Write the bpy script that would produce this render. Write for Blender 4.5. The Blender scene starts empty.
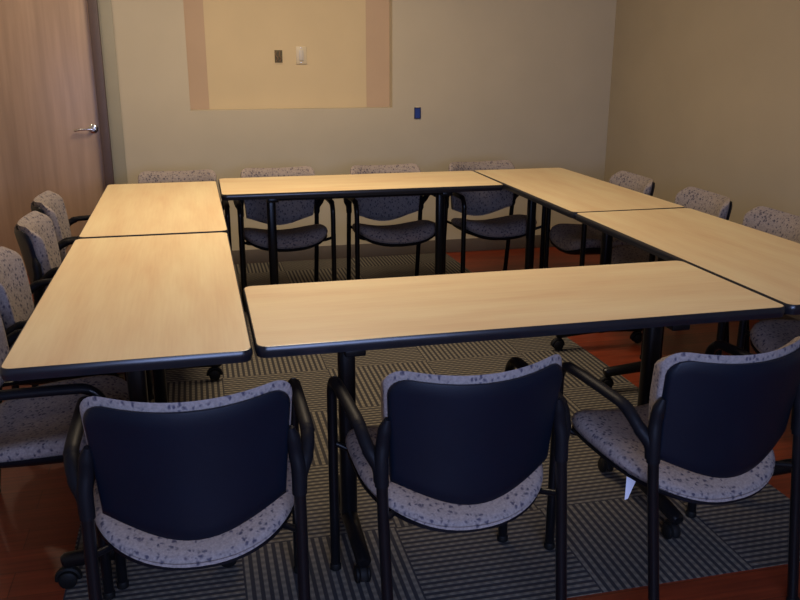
import bpy, bmesh, math, random
from mathutils import Vector, Matrix
R = math.radians
random.seed(4)
scn = bpy.context.scene
col = scn.collection

# ------------------------------------------------------------------ materials
def newmat(name):
    m = bpy.data.materials.new(name); m.use_nodes = True
    nt = m.node_tree; nt.nodes.clear()
    out = nt.nodes.new('ShaderNodeOutputMaterial'); b = nt.nodes.new('ShaderNodeBsdfPrincipled')
    nt.links.new(b.outputs[0], out.inputs[0])
    return m, nt, b
def N(nt, t, **k):
    n = nt.nodes.new(t)
    for a, v in k.items(): setattr(n, a, v)
    return n
def srgb(r, g, b):
    f = lambda c: (c/255/12.92) if c/255 <= .04045 else ((c/255+.055)/1.055)**2.4
    return (f(r), f(g), f(b), 1)
def plain(name, c, rough=.5, metal=0., spec=.5, noise=0., scale=20., bump=0., bscale=300.):
    m, nt, b = newmat(name)
    b.inputs['Roughness'].default_value = rough; b.inputs['Metallic'].default_value = metal
    b.inputs['Specular IOR Level'].default_value = spec
    tc = N(nt, 'ShaderNodeTexCoord'); no = N(nt, 'ShaderNodeTexNoise')
    no.inputs['Scale'].default_value = scale; no.inputs['Detail'].default_value = 4
    nt.links.new(tc.outputs['Object'], no.inputs['Vector'])
    cr = N(nt, 'ShaderNodeValToRGB'); e = cr.color_ramp.elements
    e[0].color = tuple(x*(1-noise) for x in c[:3])+(1,); e[1].color = tuple(min(1, x*(1+noise)) for x in c[:3])+(1,)
    e[0].position = .3; e[1].position = .7
    nt.links.new(no.outputs[0], cr.inputs[0]); nt.links.new(cr.outputs[0], b.inputs['Base Color'])
    if bump:
        n2 = N(nt, 'ShaderNodeTexNoise'); n2.inputs['Scale'].default_value = bscale
        nt.links.new(tc.outputs['Object'], n2.inputs['Vector'])
        bp = N(nt, 'ShaderNodeBump'); bp.inputs['Strength'].default_value = bump; bp.inputs['Distance'].default_value = .002
        nt.links.new(n2.outputs[0], bp.inputs['Height']); nt.links.new(bp.outputs[0], b.inputs['Normal'])
    return m
def wood(name, c0, c1, axis, rough=.4, s=(6, 90, 90), bands=None):
    """streaky veneer: noise stretched along one axis"""
    m, nt, b = newmat(name); b.inputs['Roughness'].default_value = rough
    tc = N(nt, 'ShaderNodeTexCoord'); mp = N(nt, 'ShaderNodeMapping')
    sc = [s[1]]*3; sc[axis] = s[0]; mp.inputs['Scale'].default_value = sc
    nt.links.new(tc.outputs['Object'], mp.inputs[0])
    no = N(nt, 'ShaderNodeTexNoise'); no.inputs['Scale'].default_value = 1; no.inputs['Detail'].default_value = 5
    nt.links.new(mp.outputs[0], no.inputs['Vector'])
    cr = N(nt, 'ShaderNodeValToRGB'); e = cr.color_ramp.elements
    e[0].color = c0; e[1].color = c1; e[0].position = .3; e[1].position = .7
    nt.links.new(no.outputs[0], cr.inputs[0])
    src = cr.outputs[0]
    n3 = N(nt, 'ShaderNodeTexNoise'); n3.inputs['Scale'].default_value = 1; n3.inputs['Detail'].default_value = 3
    mp2 = N(nt, 'ShaderNodeMapping'); sc2 = [s[2]]*3; sc2[axis] = s[0]*.35; mp2.inputs['Scale'].default_value = sc2
    nt.links.new(tc.outputs['Object'], mp2.inputs[0]); nt.links.new(mp2.outputs[0], n3.inputs['Vector'])
    mx = N(nt, 'ShaderNodeMix', data_type='RGBA', blend_type='OVERLAY'); mx.inputs['Factor'].default_value = .35
    nt.links.new(src, mx.inputs['A']); nt.links.new(n3.outputs[0], mx.inputs['B'])
    src = mx.outputs['Result']
    if bands:
        br = N(nt, 'ShaderNodeTexBrick'); br.inputs['Scale'].default_value = 1
        br.inputs['Brick Width'].default_value = bands[0]; br.inputs['Row Height'].default_value = bands[1]
        br.inputs['Mortar Size'].default_value = .0016; br.inputs['Color1'].default_value = (.85, .85, .85, 1)
        br.inputs['Color2'].default_value = (1.1, 1.1, 1.1, 1); br.inputs['Mortar'].default_value = (.45, .45, .45, 1)
        nt.links.new(tc.outputs['Object'], br.inputs['Vector'])
        m2 = N(nt, 'ShaderNodeMix', data_type='RGBA', blend_type='MULTIPLY'); m2.inputs['Factor'].default_value = 1
        nt.links.new(src, m2.inputs['A']); nt.links.new(br.outputs[0], m2.inputs['B']); src = m2.outputs['Result']
    nt.links.new(src, b.inputs['Base Color'])
    return m
def fabric_mat():
    m, nt, b = newmat('speckled_fabric'); b.inputs['Roughness'].default_value = .95
    b.inputs['Specular IOR Level'].default_value = .15
    tc = N(nt, 'ShaderNodeTexCoord')
    nz = N(nt, 'ShaderNodeTexNoise'); nz.inputs['Scale'].default_value = 60
    nt.links.new(tc.outputs['Object'], nz.inputs['Vector'])
    ad = N(nt, 'ShaderNodeVectorMath', operation='SCALE'); ad.inputs['Scale'].default_value = .018
    nt.links.new(nz.outputs['Color'], ad.inputs[0])
    a2 = N(nt, 'ShaderNodeVectorMath', operation='ADD')
    nt.links.new(tc.outputs['Object'], a2.inputs[0]); nt.links.new(ad.outputs[0], a2.inputs[1])
    vo = N(nt, 'ShaderNodeTexVoronoi'); vo.inputs['Scale'].default_value = 70
    mp = N(nt, 'ShaderNodeMapping'); mp.inputs['Rotation'].default_value = (.3, .5, .7); mp.inputs['Scale'].default_value = (1, 1, .75)
    nt.links.new(a2.outputs[0], mp.inputs[0]); nt.links.new(mp.outputs[0], vo.inputs['Vector'])
    cr = N(nt, 'ShaderNodeValToRGB'); e = cr.color_ramp.elements
    e[0].position = .16; e[0].color = (.065, .058, .078, 1); e[1].position = .42; e[1].color = (.245, .208, .192, 1)
    nt.links.new(vo.outputs['Distance'], cr.inputs[0])
    n2 = N(nt, 'ShaderNodeTexNoise'); n2.inputs['Scale'].default_value = 160
    nt.links.new(tc.outputs['Object'], n2.inputs['Vector'])
    mx = N(nt, 'ShaderNodeMix', data_type='RGBA', blend_type='OVERLAY'); mx.inputs['Factor'].default_value = .45
    nt.links.new(cr.outputs[0], mx.inputs['A']); nt.links.new(n2.outputs[0], mx.inputs['B'])
    nt.links.new(mx.outputs['Result'], b.inputs['Base Color'])
    bp = N(nt, 'ShaderNodeBump'); bp.inputs['Strength'].default_value = .35; bp.inputs['Distance'].default_value = .002
    nt.links.new(n2.outputs[0], bp.inputs['Height']); nt.links.new(bp.outputs[0], b.inputs['Normal'])
    return m
CX0, CX1, CY0, CY1 = -.445, 1.925, 1.885, 6.015
def carpet_mat():
    m, nt, b = newmat('striped_carpet'); b.inputs['Roughness'].default_value = 1; b.inputs['Specular IOR Level'].default_value = .05
    tc = N(nt, 'ShaderNodeTexCoord'); sp = N(nt, 'ShaderNodeSeparateXYZ'); nt.links.new(tc.outputs['Object'], sp.inputs[0])
    def M(op, a, bb=None, c=None):
        n = N(nt, 'ShaderNodeMath', operation=op)
        for i, v in enumerate((a, bb, c)):
            if v is None: continue
            if isinstance(v, (int, float)): n.inputs[i].default_value = v
            else: nt.links.new(v, n.inputs[i])
        return n.outputs[0]
    u = M('DIVIDE', M('ADD', sp.outputs[0], .44), .4965); v = M('DIVIDE', M('ADD', sp.outputs[1], -1.87), .483)
    par = M('FLOORED_MODULO', M('ADD', M('FLOOR', u), M('FLOOR', v)), 2)       # quarter turn of neighbours
    P = 20.0
    su = M('MULTIPLY', M('FRACT', u), P); sv = M('MULTIPLY', M('FRACT', v), P)
    s = M('ADD', M('MULTIPLY', su, par), M('MULTIPLY', sv, M('SUBTRACT', 1, par)))
    t = M('ADD', M('MULTIPLY', sv, par), M('MULTIPLY', su, M('SUBTRACT', 1, par)))
    line = M('SMOOTH_MIN', M('MULTIPLY', M('ABSOLUTE', M('SUBTRACT', M('FRACT', s), .5)), 2), 1, .1)   # 0 at line centre
    on = N(nt, 'ShaderNodeMapRange'); on.inputs['From Min'].default_value = .62; on.inputs['From Max'].default_value = .4
    on.interpolation_type = 'SMOOTHSTEP'; nt.links.new(line, on.inputs[0])
    # dashes along each line, shifted from row to row
    d = M('FRACT', M('ADD', M('MULTIPLY', t, .8), M('MULTIPLY', M('FLOOR', s), .37)))
    dash = N(nt, 'ShaderNodeMapRange'); dash.inputs['From Min'].default_value = .1; dash.inputs['From Max'].default_value = .5
    dash.inputs['To Min'].default_value = .55; dash.inputs['To Max'].default_value = 1
    nt.links.new(M('ABSOLUTE', M('SUBTRACT', d, .5)), dash.inputs[0])
    nz = N(nt, 'ShaderNodeTexNoise'); nz.inputs['Scale'].default_value = 240; nt.links.new(tc.outputs['Object'], nz.inputs['Vector'])
    fac = M('MULTIPLY', M('MULTIPLY', on.outputs[0], dash.outputs[0]), M('ADD', M('MULTIPLY', nz.outputs[0], .6), .7))
    mx = N(nt, 'ShaderNodeMix', data_type='RGBA'); mx.inputs['A'].default_value = (.042, .04, .042, 1); mx.inputs['B'].default_value = (.195, .172, .135, 1)
    nt.links.new(fac, mx.inputs['Factor']); nt.links.new(mx.outputs['Result'], b.inputs['Base Color'])
    bp = N(nt, 'ShaderNodeBump'); bp.inputs['Strength'].default_value = .5; bp.inputs['Distance'].default_value = .003
    nt.links.new(fac, bp.inputs['Height']); nt.links.new(bp.outputs[0], b.inputs['Normal'])
    return m

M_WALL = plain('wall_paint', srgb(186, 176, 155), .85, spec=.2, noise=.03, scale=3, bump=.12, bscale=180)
M_WALL_DIM = plain('wall_paint_dimmed', srgb(164, 152, 130), .85, spec=.2, noise=.03, scale=3, bump=.12, bscale=180)  # wall paint darkened for the weaker light on the right wall
M_CREAM = plain('recess_paint', srgb(203, 184, 148), .85, spec=.2, noise=.03, scale=3, bump=.1, bscale=180)
M_RECESS_SHADE = plain('recess_side_shade', srgb(188, 163, 137), .85, spec=.2, noise=.03, scale=3, bump=.1, bscale=180)  # pinkish side shadow of the recess put into the colour
M_CEIL = plain('ceiling_paint', srgb(225, 220, 205), .9, spec=.1, noise=.02)
M_BASE = plain('rubber_base', srgb(92, 82, 74), .6, noise=.05)
M_FRAME = plain('door_frame_paint', srgb(84, 68, 64), .5, noise=.04)
M_CASING = plain('casing_paint', srgb(152, 147, 128), .6, noise=.04, scale=4)
M_FLOOR = wood('cherry_floor', srgb(100, 38, 20), srgb(130, 53, 27), 0, .42, (3, 60, 14), bands=(1.2, .125))
M_DOOR = wood('maple_door', srgb(160, 134, 112), srgb(174, 147, 124), 2, .4, (2, 40, 9))
M_TOP = wood('maple_laminate', srgb(217, 191, 148), srgb(223, 199, 157), 0, .42, (5, 120, 9))
M_EDGE = plain('black_vinyl_edge', (.012, .013, .018, 1), .28, noise=.1)
M_BLACK = plain('black_enamel', (.005, .005, .006, 1), .3, spec=.25, noise=.1)
M_PLASTIC = plain('black_plastic', (.006, .006, .008, 1), .5, spec=.14, noise=.1, bump=.1, bscale=500)
M_SHELL = plain('navy_black_shell', (.003, .006, .013, 1), .42, spec=.28, noise=.1, scale=8, bump=.15, bscale=600)
M_RUBBER = plain('black_rubber', (.006, .006, .006, 1), .6, spec=.2, noise=.1)
M_CHROME = plain('satin_chrome', (.72, .74, .78, 1), .22, metal=1., noise=.03)
M_IVORY = plain('ivory_plastic', srgb(200, 186, 156), .4, noise=.02)
M_BOXIN = plain('box_interior', srgb(84, 74, 46), .6, noise=.25, scale=60)
M_WIRE = plain('wire_copper', srgb(122, 96, 70), .5, noise=.2, scale=50)
M_BLUE = plain('blue_plastic', srgb(30, 58, 135), .45, noise=.05)
M_PAPER = plain('white_paper', srgb(225, 226, 235), .8, noise=.02)
M_FAB = fabric_mat()
M_CARPET = carpet_mat()

# ------------------------------------------------------------------ helpers
def finish(name, bm, mat, parent=None, ang=38, loc=None):
    bmesh.ops.recalc_face_normals(bm, faces=bm.faces)
    for f in bm.faces: f.smooth = True
    for e in bm.edges:
        if len(e.link_faces) == 2 and e.calc_face_angle(0) > R(ang): e.smooth = False
    me = bpy.data.meshes.new(name); bm.to_mesh(me); bm.free()
    me.materials.append(mat)
    o = bpy.data.objects.new(name, me); col.objects.link(o)
    if parent: o.parent = parent
    if loc: o.location = loc
    return o
def empty(name, loc=(0, 0, 0), rz=0):
    o = bpy.data.objects.new(name, None); col.objects.link(o); o.location = loc; o.rotation_euler = (0, 0, rz)
    o.empty_display_size = .1
    return o
def tag(o, label, cat, group=None):
    o['label'] = label; o['category'] = cat
    if group: o['group'] = group
    return o
def struct(o): o['kind'] = 'structure'; return o
def box(bm, c, s, bev=0., seg=2, rot=None):
    r = bmesh.ops.create_cube(bm, size=1); vs = r['verts']
    M = Matrix.Translation(c) @ (rot.to_4x4() if rot else Matrix()) @ Matrix.Diagonal((s[0], s[1], s[2], 1))
    bmesh.ops.transform(bm, matrix=M, verts=vs)
    if bev:
        es = list({e for v in vs for e in v.link_edges})
        bmesh.ops.bevel(bm, geom=es, offset=bev, segments=seg, affect='EDGES', profile=.5)
def tube(bm, pts, rad, seg=12, flat=1., up=None):
    """sweep an ellipse along a smooth path; rad may be a list; flat squeezes the section along 'up'"""
    pts = [Vector(p) for p in pts]; n = len(pts)
    rads = rad if isinstance(rad, (list, tuple)) else [rad]*n
    flats = flat if isinstance(flat, (list, tuple)) else [flat]*n
    rings = []; ref = Vector(up) if up else None; prev = None
    for i, p in enumerate(pts):
        t = (pts[min(i+1, n-1)]-pts[max(i-1, 0)]).normalized()
        if prev is None:
            a = ref if ref else (Vector((1, 0, 0)) if abs(t.x) < .8 else Vector((0, 1, 0)))
        else: a = prev
        a = (a-t*a.dot(t)).normalized(); prev = a; b = t.cross(a)
        rings.append([bm.verts.new(p+a*(math.cos(2*math.pi*k/seg)*rads[i]*flats[i])+b*(math.sin(2*math.pi*k/seg)*rads[i])) for k in range(seg)])
    for r0, r1 in zip(rings, rings[1:]):
        for k in range(seg): bm.faces.new((r0[k], r0[(k+1) % seg], r1[(k+1) % seg], r1[k]))
    bm.faces.new(rings[0]); bm.faces.new(rings[-1])
def smooth_path(pts, n=8):
    """Catmull-Rom through the points"""
    P = [Vector(p) for p in pts]; P = [2*P[0]-P[1]]+P+[2*P[-1]-P[-2]]; out = []
    for i in range(1, len(P)-2):
        for k in range(n):
            t = k/n; a, b, c, d = P[i-1], P[i], P[i+1], P[i+2]
            out.append(.5*((2*b)+(c-a)*t+(2*a-5*b+4*c-d)*t*t+(3*b-a-3*c+d)*t**3))
    out.append(P[-2]); return out
def arc(c, a, b, r, a0, a1, n=8):
    c = Vector(c); a = Vector(a); b = Vector(b)
    return [c+a*(r*math.cos(R(a0+(a1-a0)*i/n)))+b*(r*math.sin(R(a0+(a1-a0)*i/n))) for i in range(n+1)]
def lathe(bm, prof, mat4, seg=20):
    rings = []
    for r, z in prof:
        rings.append([bm.verts.new(mat4 @ Vector((max(r, 1e-5)*math.cos(2*math.pi*k/seg), max(r, 1e-5)*math.sin(2*math.pi*k/seg), z))) for k in range(seg)])
    for r0, r1 in zip(rings, rings[1:]):
        for k in range(seg): bm.faces.new((r0[k], r0[(k+1) % seg], r1[(k+1) % seg], r1[k]))
    bm.faces.new(rings[0]); bm.faces.new(rings[-1])
def solid(nu, nv, fr, bk):
    """closed solid between two (u, v) sheets"""
    bm = bmesh.new()
    A = [[bm.verts.new(fr(i/nu*2-1, j/nv)) for j in range(nv+1)] for i in range(nu+1)]
    B = [[bm.verts.new(bk(i/nu*2-1, j/nv)) for j in range(nv+1)] for i in range(nu+1)]
    for i in range(nu):
        for j in range(nv):
            bm.faces.new((A[i][j], A[i+1][j], A[i+1][j+1], A[i][j+1]))
            bm.faces.new((B[i][j], B[i][j+1], B[i+1][j+1], B[i+1][j]))
    rim = [(i, 0) for i in range(nu)]+[(nu, j) for j in range(nv)]+[(i, nv) for i in range(nu, 0, -1)]+[(0, j) for j in range(nv, 0, -1)]
    for (i, j), (k, l) in zip(rim, rim[1:]+rim[:1]):
        bm.faces.new((A[i][j], B[i][j], B[k][l], A[k][l]))
    return bm

# ------------------------------------------------------------------ the setting
XL, XR, YB, YF, ZC = -1.72, 3.085, 6.03, -.5, 2.7
RX0, RX1, RZ0, RZ1, RD = -.014, 1.392, 1.085, 1.93, .10      # wall recess
DX1 = -.607                                              # right edge of the door leaf
def slab(name, mat, boxes, bev=0):
    bm = bmesh.new()
    for lo, hi in boxes: box(bm, [(a+b)/2 for a, b in zip(lo, hi)], [b-a for a, b in zip(lo, hi)], bev)
    return finish(name, bm, mat)
struct(slab('floor', M_FLOOR, [((XL-.1, YF-.1, -.1), (XR+.1, YB+.2, 0))]))
struct(slab('ceiling', M_CEIL, [((XL-.1, YF-.1, ZC), (XR+.1, YB+.2, ZC+.1))]))
T = .16
DX0, DZ = DX1-.92, 2.10
wb = struct(slab('wall_back', M_WALL, [
    ((XL-.1, YB, 0), (DX0-.05, YB+T, ZC)), ((DX0-.05, YB, DZ+.05), (DX1+.05, YB+T, ZC)),
    ((DX1+.05, YB, 0), (RX0, YB+T, ZC)), ((RX0, YB, 0), (RX1, YB+T, RZ0)), ((RX0, YB, RZ1), (RX1, YB+T, ZC)),
    ((RX0, YB+RD, RZ0), (RX1, YB+T, RZ1)), ((RX1, YB, 0), (XR+.1, YB+T, ZC))]))
struct(slab('wall_right', M_WALL_DIM, [((XR, YF-.1, 0), (XR+.1, YB, ZC))]))
struct(slab('wall_left', M_WALL, [((XL-.1, YF-.1, 0), (XL, YB, ZC))]))
struct(slab('wall_front', M_WALL, [((XL, YF-.1, 0), (XR, YF, ZC))]))
bm = bmesh.new(); box(bm, ((DX1+.15+XR)/2, YB-.005, .05), (XR-DX1-.15, .01, .1), .002); struct(finish('baseboard_back', bm, M_BASE))
bm = bmesh.new(); box(bm, (XR-.005, (YF+YB-.01)/2, .05), (.01, YB-.01-YF, .1), .002); struct(finish('baseboard_right', bm, M_BASE))
bm = bmesh.new(); box(bm, (XL+.005, (YF+YB-.01)/2, .05), (.01, YB-.01-YF, .1), .002); struct(finish('baseboard_left', bm, M_BASE))
# door, its frame, and the grey-green casing strip
d = empty('door_1', ((DX0+DX1)/2, YB, 0)); struct(d)
bm = bmesh.new(); box(bm, (0, .035, DZ/2+.004), (DX1-DX0-.004, .045, DZ-.012), .002); finish('door_leaf', bm, M_DOOR, d)
bm = bmesh.new()
for s in (-1, 1): box(bm, (s*((DX1-DX0)/2+.029), .02, (DZ+.05)/2), (.058, .11, DZ+.05), .003)
box(bm, (0, .02, DZ+.025), (DX1-DX0, .11, .05), .003)
finish('door_frame', bm, M_FRAME, d)
hw = (DX1-DX0)/2-.045
bm = bmesh.new(); Mx = Matrix.Translation((hw, .0125, .975)) @ Matrix.Rotation(R(90), 4, 'X')
lathe(bm, [(0, 0), (.031, 0), (.031, .004), (.026, .009), (.012, .011), (.012, .045), (0, .045)], Mx, 24)
h = finish('door_handle', bm, M_CHROME, d)
bm = bmesh.new(); tube(bm, smooth_path([(hw, -.032, .975), (hw-.03, -.036, .976), (hw-.08, -.036, .974), (hw-.115, -.03, .966)], 6), .0075, 12, 1.0)
finish('lever', bm, M_CHROME, h)
bm = bmesh.new(); box(bm, (DX1+.058+.043, YB-.006, 1.35), (.085, .012, 2.7), .002); struct(finish('trim_1', bm, M_CASING))
bm = bmesh.new(); box(bm, ((RX0+RX1)/2-.021, YB+RD-.003, (RZ0+RZ1)/2), (RX1-RX0-.298, .006, RZ1-RZ0)); struct(finish('trim_4', bm, M_CREAM))
# shadow of the recess sides, painted as thin bands beside the centre panel
bm = bmesh.new(); box(bm, (RX0+.064, YB+RD-.002, (RZ0+RZ1)/2), (.128, .004, RZ1-RZ0)); struct(finish('recess_shade_left', bm, M_RECESS_SHADE))
bm = bmesh.new(); box(bm, (RX1-.085, YB+RD-.002, (RZ0+RZ1)/2), (.17, .004, RZ1-RZ0)); struct(finish('recess_shade_right', bm, M_RECESS_SHADE))
# carpet
bm = bmesh.new()
cp = [(CX0, CY0), (CX1, CY0), (1.90, 3.6), (1.815, 5.4), (1.80, CY1), (CX0, CY1)]
vt = [bm.verts.new((x, y, .0015)) for x, y in cp]; vb = [bm.verts.new((x, y, 0)) for x, y in cp]
bm.faces.new(vt); bm.faces.new(vb[::-1])
for i in range(len(cp)): bm.faces.new((vt[i], vb[i], vb[(i+1) % len(cp)], vt[(i+1) % len(cp)]))
tag(finish('carpet', bm, M_CARPET), 'grey and tan striped carpet of quarter-turned squares laid on the red wood floor', 'carpet')

# wall fittings
YR = YB+RD-.006
def ring_plate(bm, w, h, t, iw, ih):
    box(bm, (0, -t/2, (h+ih)/4), (w, t, (h-ih)/2)); box(bm, (0, -t/2, -(h+ih)/4), (w, t, (h-ih)/2))
    for s in (-1, 1): box(bm, (s*(w+iw)/4, -t/2, 0), ((w-iw)/2, t, ih))
e = tag(empty('electrical_box', (.603, YR, 1.437)), 'small uncovered electrical box with dark interior, left of the ivory wall plate in the recess', 'electrical box')
bm = bmesh.new(); ring_plate(bm, .066, .096, .004, .054, .084); finish('rim', bm, M_CREAM, e)
bm = bmesh.new(); box(bm, (0, -.0015, 0), (.056, .003, .086)); finish('box_back', bm, M_BOXIN, e)
bm = bmesh.new()
tube(bm, smooth_path([(-.014, -.003, .034), (-.02, -.012, .01), (-.006, -.014, -.012), (-.018, -.008, -.032)], 6), .0035, 8)
tube(bm, smooth_path([(.012, -.003, .034), (.004, -.014, .008), (.016, -.013, -.014), (.006, -.008, -.034)], 6), .0035, 8)
finish('wire', bm, M_WIRE, e)
e = tag(empty('wall_plate', (.761, YR, 1.445)), 'ivory wall plate with narrow vertical switch, right of the open box in the recess', 'wall plate')
bm = bmesh.new(); box(bm, (0, -.004, 0), (.074, .008, .118), .003); finish('plate', bm, M_IVORY, e)
bm = bmesh.new(); box(bm, (0, -.01, 0), (.034, .005, .07), .0015); finish('switch', bm, plain('grey_ivory', srgb(190, 182, 168), .4), e)
for s in (-1, 1):
    bm = bmesh.new(); lathe(bm, [(0, 0), (.004, 0), (.0035, .0015), (0, .002)], Matrix.Translation((0, -.008, s*.049)) @ Matrix.Rotation(R(90), 4, 'X'), 12)
    finish('screw', bm, M_CHROME, e)
e = tag(empty('junction_box', (1.577, YB, 1.045)), 'small blue junction box on the bare wall right of the recess', 'junction box')
bm = bmesh.new(); ring_plate(bm, .048, .080, .006, .036, .068); finish('rim', bm, plain('dark_blue_plastic', srgb(20, 32, 74), .45), e)
bm = bmesh.new(); box(bm, (0, .009, 0), (.037, .022, .069)); finish('box_back', bm, M_BLUE, e)
bm = bmesh.new(); box(bm, (0, -.004, .042), (.024, .008, .006), .001); finish('tab', bm, M_IVORY, e)

# ------------------------------------------------------------------ tables
def rrect(w, h, r, n=7):
    P = []
    for cx, cy, a in ((w/2-r, h/2-r, 0), (-w/2+r, h/2-r, 90), (-w/2+r, -h/2+r, 180), (w/2-r, -h/2+r, 270)):
        for i in range(n+1): P.append((cx+r*math.cos(R(a+90*i/n)), cy+r*math.sin(R(a+90*i/n))))
    return P
ZT, TH = .737, .032
def table(name, label, x, y, rot, L, W, insets, fo=0., footlen=.5):
    """local x runs along the length"""
    t = tag(empty(name, (x, y, 0), rot), label, 'table', 'folding training tables in a rectangle')
    L += .012; W += .012; insets = (insets[0]+.006, insets[1]+.006)
    r = .033; e = .006
    bm = bmesh.new()                                      # laminate face
    P = rrect(L-2*e, W-2*e, r-e); a = [bm.verts.new((p[0], p[1], ZT)) for p in P]; b = [bm.verts.new((p[0], p[1], ZT-TH+.002)) for p in P]
    bm.faces.new(a); bm.faces.new(b[::-1])
    for i in range(len(P)): bm.faces.new((a[i], b[i], b[(i+1) % len(P)], a[(i+1) % len(P)]))
    finish('tabletop', bm, M_TOP, t)
    bm = bmesh.new(); rings = []                           # bullnose edge band
    prof = [(e+.002, -TH), (e*.6, -TH)]+[(e*.6*(1-math.sin(R(180*i/8))), -TH+.003+(TH-.003)*i/8*1.0) for i in range(1, 8)]+[(e*.6, -.0004), (e+.0002, 0.0003), (e+.002, -.004)]
    for off, z in prof:
        rings.append([bm.verts.new((p[0], p[1], ZT+z)) for p in rrect(L-2*off, W-2*off, r-off)])
    nP = len(rings[0])
    for k in range(len(rings)):
        A, B = rings[k], rings[(k+1) % len(rings)]
        for i in range(nP): bm.faces.new((A[i], A[(i+1) % nP], B[(i+1) % nP], B[i]))
    finish('edge_band', bm, M_EDGE, t, 50)
    xs = (-L/2+insets[0], L/2-insets[1])
    bm = bmesh.new(); box(bm, ((xs[0]+xs[1])/2, fo, .682), (xs[1]-xs[0]-.05, .03, .035), .004); finish('beam', bm, M_BLACK, t)
    for xx in xs:
        bm = bmesh.new(); box(bm, (xx, fo, .38), (.05, .05, .6), .016, 3); finish('column', bm, M_BLACK, t)
        bm = bmesh.new(); box(bm, (xx, fo*.6, .6925), (.06, .42, .025), .006); finish('top_bracket', bm, M_BLACK, t)
        bm = bmesh.new()
        h = footlen/2
        tube(bm, [(xx, fo-h+.002, .088), (xx, fo-h+.01, .09), (xx, fo-.05, .104), (xx, fo+.05, .104), (xx, fo+h-.01, .09), (xx, fo+h-.002, .088)],
             [.016, .022, .025, .025, .022, .016], 14)
        f = finish('foot', bm, M_BLACK, t, 60)
        for s in (-1, 1):
            bm = bmesh.new(); cy = fo+s*(h-.025)
            tube(bm, [(xx, cy, .075), (xx, cy, .05)], .009, 10)
            oy = -s*.0
            for q in (-1, 1):
                lathe(bm, [(0, -.008), (.02, -.008), (.0255, -.004), (.0255, .004), (.02, .008), (0, .008)], Matrix.Translation((xx+q*.0145, cy+oy+.012, .0325)) @ Matrix.Rotation(R(90), 4, 'Y'), 20)
            # hood over the twin wheels
            hood = arc((xx, cy+.012, .0325), (0, 1, 0), (0, 0, 1), .0305, -5, 185, 10)
            tube(bm, hood, .008, 8, 1.6, (1, 0, 0))
            tube(bm, [(xx-.022, cy+.012, .0325), (xx+.022, cy+.012, .0325)], .006, 8)
            finish('caster', bm, M_RUBBER, f)
    return t
VR = R(90)
table('folding_table', 'maple-topped table at the near left, running away from the camera', -.197, 2.866, VR, 1.5155, .609, (.155, .38))
table('folding_table', 'maple-topped table in the far left corner beside the door', -.195, 4.385, VR+.004, 1.459, .607, (.125, .36))
table('folding_table', 'maple-topped table across the front, nearest the camera, behind three armchair backs', .928, 2.429, -.002, 1.603, .607, (.265, .345), -.13)
table('folding_table', 'maple-topped table across the back, along the recessed wall', .925, 4.905, -.006, 1.598, .607, (.272, .332), -.13)
table('folding_table', 'maple-topped table in the far right corner, ending near the room corner', 2.05, 4.464, VR+.007, 1.497, .607, (.085, .43), .07)
table('folding_table', 'maple-topped table at the near right, its near end cut by the photo edge', 2.054, 2.914, VR-.003, 1.561, .607, (.125, .445), .075)

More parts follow.
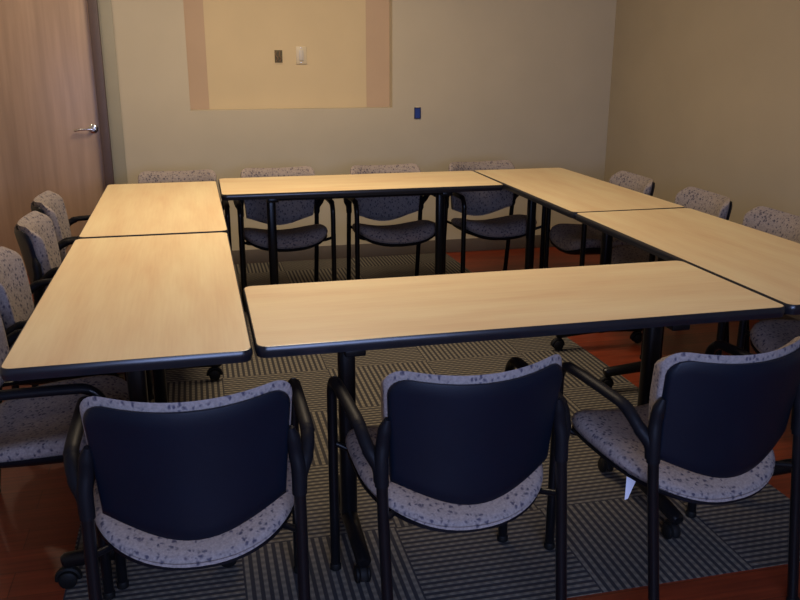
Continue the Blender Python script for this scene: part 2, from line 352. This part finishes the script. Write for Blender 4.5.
# ------------------------------------------------------------------ chairs  (local: sitter faces +y)
def make_chair(label):
    c = tag(empty('armchair'), label, 'chair', 'armchairs around the tables')
    # --- back
    WT, WB = .222, .207
    def outline(u, v, grow=0.):
        w = (WB+(WT-WB)*v)+grow; x = w*math.sin(u*math.pi/2)
        r = .05; q = abs(x)-(w-r); drop = 0. if q <= 0 else r-math.sqrt(max(0, r*r-q*q))
        k = abs(x)/w
        zt = .774+grow-drop-.018*(1-k*k)
        zb = .420-grow*.6+.064*(.6*k**2.2+.4*(.5-.5*math.cos(math.pi*k)))
        z = zb+(zt-zb)*v
        return x, z
    def ymid(x, z):
        k = x/.222; h = (z-.44)/.33
        return -.162-.070*(1-k*k)-.042*max(0, h)**1.6+.010*(1-h)
    def shell_b(u, v):
        x, z = outline(u, v); e = min(1, (1-abs(u))*9, v*12+.0, (1-v)*12); return Vector((x, ymid(x, z)-.006-.008*max(0, e)**.5, z))
    def shell_f(u, v):
        x, z = outline(u, v); return Vector((x, ymid(x, z)+.001, z))
    finish('backrest_shell', solid(28, 18, shell_f, shell_b), M_SHELL, c, 55)
    def cush(u, v, s):
        x, z = outline(u, v, -.002+.009*min(1, v*1.6)); e = max(0, min(1, (1-abs(u))*4, v*5, (1-v)*5)); e = math.sqrt(1-(1-e)**2)
        if s > 0: return Vector((x, ymid(x, z)+.010+.040*e, z+.012*v))
        return Vector((x, ymid(x, z)+.010-.009*e, z+.010*v))
    finish('back_cushion', solid(28, 18, lambda u, v: cush(u, v, 1), lambda u, v: cush(u, v, -1)), M_FAB, c, 60)
    # --- seat: saddle-shaped cushion on a thin black pan
    OUT = []
    for i in range(72):
        a = 2*math.pi*i/72; ca, sa = math.cos(a), math.sin(a)
        if sa >= 0:
            n = 4.2; x = .252*math.copysign(abs(ca)**(2/n), ca); y = .02+.235*abs(sa)**(2/n)
            y -= .0*abs(x)
        else:
            n = 2.4; x = .252*math.copysign(abs(ca)**(2/n), ca); y = .02-.262*abs(sa)**(2/n)
        OUT.append((x, y))
    RG = [0, .2, .4, .55, .7, .8, .88, .94, .975, 1.]
    def seat_z(x, y, r, top):
        k = x/.252; m = .388+.048*k*k+.072*y-.012*max(0, (y-.14)/.11)**2
        e = math.sqrt(max(0, 1-r**6))
        return m+((.046+.048*y)*e-.010*(1-k*k) if top else -(.038+.06*y)*e)
    def rings(bm, sc, fz):
        cen = bm.verts.new((0, .02, fz(0, .02, 0))); L = []
        for r in RG[1:]:
            L.append([bm.verts.new((x*r*sc, .02+(y-.02)*r*sc, fz(x*r*sc, .02+(y-.02)*r*sc, r))) for x, y in OUT])
        n = len(OUT)
        for i in range(n): bm.faces.new((cen, L[0][i], L[0][(i+1) % n]))
        for a, b in zip(L, L[1:]):
            for i in range(n): bm.faces.new((a[i], b[i], b[(i+1) % n], a[(i+1) % n]))
        return L[-1]
    bm = bmesh.new()
    A = rings(bm, 1, lambda x, y, r: seat_z(x, y, r, 1)); B = rings(bm, 1, lambda x, y, r: seat_z(x, y, r, 0))
    bmesh.ops.remove_doubles(bm, verts=A+B, dist=.0006)
    finish('seat', bm, M_FAB, c, 60)
    bm = bmesh.new()
    A = rings(bm, .985, lambda x, y, r: seat_z(x, y, r*.97, 0)-.001); B = rings(bm, .985, lambda x, y, r: seat_z(x, y, r*.97, 0)-.010)
    for i in range(len(A)): bm.faces.new((A[i], B[i], B[(i+1) % len(A)], A[(i+1) % len(A)]))
    finish('seat_pan', bm, M_PLASTIC, c, 60)
    # --- frame
    TR = .0145
    for s in (-1, 1):
        X = s*.269
        # front leg with the bend over into the arm
        bm = bmesh.new()
        tube(bm, [(X, .215, .012), (X, .215, .3)]+arc((X, .155, .562), (0, 1, 0), (0, 0, 1), .06, 0, 80, 9), TR, 14)
        lg = finish('leg', bm, M_BLACK, c)
        bm = bmesh.new(); lathe(bm, [(0, 0), (.014, 0), (.017, .003), (.017, .018), (.0148, .022), (0, .022)], Matrix.Translation((X, .215, 0)), 16)
        finish('glide', bm, M_RUBBER, lg)
        # arm pad
        bm = bmesh.new()
        pth = arc((X, .155, .562), (0, 1, 0), (0, 0, 1), .06, 62, 88, 4)+[(X, .10, .622), (X, .0, .620), (X, -.08, .617), (X, -.117, .612), (X*.995, -.128, .605)]
        n = len(pth); tube(bm, pth, [.0150]+[.0172]*(n-3)+[.0168, .012], 16, [1.0]+[.8]*(n-2)+[.7], (0, 0, 1))
        finish('armrest', bm, M_PLASTIC, c, 60)
        # rear leg
        bm = bmesh.new()
        tube(bm, smooth_path([(s*.232, -.262, .012), (s*.234, -.235, .2), (s*.236, -.205, .42), (s*.236, -.192, .53)], 4), TR, 14)
        lg = finish('leg', bm, M_BLACK, c)
        bm = bmesh.new(); lathe(bm, [(0, 0), (.014, 0), (.017, .003), (.017, .018), (.0148, .022), (0, .022)], Matrix.Translation((s*.232, -.264, 0)), 16)
        finish('glide', bm, M_RUBBER, lg)
        # moulded bracket: sleeve over the rear leg, rising beside the shell, with the arm flowing into it
        bm = bmesh.new()
        tube(bm, smooth_path([(s*.236, -.195, .49), (s*.236, -.190, .55), (s*.231, -.184, .59), (s*.226, -.186, .63), (s*.220, -.192, .66)], 5),
             [.0175]*10+[.017]*6+[.0155, .014, .012, .010, .008], 14)
        tube(bm, smooth_path([(X*.998, -.10, .614), (X*.99, -.132, .598), (s*.258, -.160, .57), (s*.240, -.184, .535), (s*.237, -.19, .50)], 6), [.0165]*12+[.018]*13, 14)
        finish('back_bracket', bm, M_PLASTIC, c, 60)
        for (a, b) in (((X-s*.008, .205, .415), (s*.19, .17, .392)), ((s*.234, -.205, .40), (s*.155, -.10, .383))):
            bm = bmesh.new(); tube(bm, [a, tuple((p+q)/2-(.004 if i == 2 else 0) for i, (p, q) in enumerate(zip(a, b))), b], .0085, 10); finish('seat_bracket', bm, M_BLACK, c)
    return c
def dup(o, x, y, rz, label):
    r = o.copy(); col.objects.link(r); r.location = (x, y, 0); r.rotation_euler = (0, 0, rz); r['label'] = label
    for ch in o.children:
        k = ch.copy(); col.objects.link(k); k.parent = r
        for g in ch.children:
            q = g.copy(); col.objects.link(q); q.parent = k
    return r
CH = [
 (-.05, 1.972, 0, 'speckled armchair at the near left, shell back to the camera, leftmost of three front chairs'),
 (.607, 1.975, 3, 'speckled armchair in the middle of the three front chairs, shell back to the camera'),
 (1.285, 1.950, 7, 'speckled armchair at the front right with a white paper tag hanging under its seat'),
 (-.115, 5.06, 180, 'speckled armchair at the back left, only its top edge above the far left table'),
 (.49, 5.07, 181, 'speckled armchair behind the back table\'s left half, seen below the wall box in the recess'),
 (1.165, 5.05, 181, 'speckled armchair behind the right half of the back table, below the recess\'s right edge'),
 (1.822, 5.08, 183.5, 'speckled armchair at the right end of the back wall row, by the far right table'),
 (2.285, 4.48, 88, 'speckled armchair at the right wall farthest from the camera, by the room corner'),
 (2.345, 3.84, 87, 'speckled armchair at the right wall, the middle back showing above the tables there'),
 (2.345, 3.24, 87, 'speckled armchair at the right wall with its back cut by the photo edge'),
 (2.29, 2.52, 90, 'armchair under the near right table, only its seat and arm seen below the tabletop'),
 (-.530, 4.47, -86.5, 'speckled armchair on the left side farthest from the camera, in front of the door'),
 (-.50, 3.88, -86, 'speckled armchair on the left side, second from the door, showing its curved back edge-on'),
 (-.505, 3.14, -87, 'speckled armchair on the left, its back at the photo edge above the near table'),
 (-.49, 2.505, -92, 'armchair at the lower left with its grey seat beside the near left table\'s corner'),
]
proto = make_chair(CH[0][3])
chairs = []
for i, (x, y, a, lab) in enumerate(CH):
    o = proto if i == 0 else dup(proto, x, y, R(a), lab)
    o.location = (x, y, 0); o.rotation_euler = (0, 0, R(a)); chairs.append(o)
# paper tag under the front right chair's seat
bm = bmesh.new()
a = [(-.216, -.068, .40), (-.188, -.084, .40), (-.219, -.082, .322), (-.224, -.078, .318)]
va = [bm.verts.new(p) for p in a]; vb = [bm.verts.new((p[0]+.0012, p[1]-.0012, p[2])) for p in a]
bm.faces.new(va); bm.faces.new(vb[::-1])
for i in range(4): bm.faces.new((va[i], vb[i], vb[(i+1) % 4], va[(i+1) % 4]))
t = finish('paper_tag', bm, M_PAPER, chairs[2]); t['label'] = 'white paper tag'

# ------------------------------------------------------------------ lights
def spot(name, loc, power, colr, size=R(140), rad=.06, target=None):
    l = bpy.data.lights.new(name, 'SPOT'); l.energy = power; l.color = colr; l.spot_size = size; l.spot_blend = .6; l.shadow_soft_size = rad
    o = bpy.data.objects.new(name, l); col.objects.link(o); o.location = loc
    if target: o.rotation_euler = (Vector(target)-Vector(loc)).to_track_quat('-Z', 'Y').to_euler()
    return o
def area(name, loc, power, colr, sx, sy, target):
    l = bpy.data.lights.new(name, 'AREA'); l.shape = 'RECTANGLE'; l.size = sx; l.size_y = sy; l.energy = power; l.color = colr
    o = bpy.data.objects.new(name, l); col.objects.link(o); o.location = loc
    o.rotation_euler = (Vector(target)-Vector(loc)).to_track_quat('-Z', 'Y').to_euler(); return o
WARM = (1, .80, .55)
area('ceiling_light', (.5, 4.05, ZC-.02), 60, WARM, .6, 1.6, (.5, 4.05, 0))
spot('downlight', (-1.15, 5.15, ZC-.03), 22, WARM)
spot('downlight', (2.75, 5.15, ZC-.03), 4, WARM)
area('cool_fill', (.4, YF+.04, 1.22), 90, (.41, .54, 1), 1.6, .9, (.6, 1.9, .5))  # added cool fill from behind the camera; the wall has no window
w = bpy.data.worlds.new('World'); scn.world = w; w.use_nodes = True
w.node_tree.nodes['Background'].inputs[0].default_value = (.5, .55, .7, 1); w.node_tree.nodes['Background'].inputs[1].default_value = .02

# ------------------------------------------------------------------ camera
cd = bpy.data.cameras.new('camera'); cd.sensor_width = 36; cd.lens = 844.69*36/800; cd.clip_start = .02
co = bpy.data.objects.new('camera', cd); col.objects.link(co); scn.camera = co
p, yw, rl = .2895, .2360, .0017
fw = Vector((math.sin(yw)*math.cos(p), math.cos(yw)*math.cos(p), -math.sin(p))); r = Vector((math.cos(yw), -math.sin(yw), 0)); u = r.cross(fw)
r2 = r*math.cos(rl)+u*math.sin(rl); u2 = u*math.cos(rl)-r*math.sin(rl)
co.matrix_world = Matrix(((r2.x, u2.x, -fw.x, 0), (r2.y, u2.y, -fw.y, 0), (r2.z, u2.z, -fw.z, 1.492), (0, 0, 0, 1)))

vs = scn.view_settings; vs.view_transform = 'Standard'; vs.look = 'None'; vs.gamma = 1; vs.use_curve_mapping = False
vs.exposure = 0
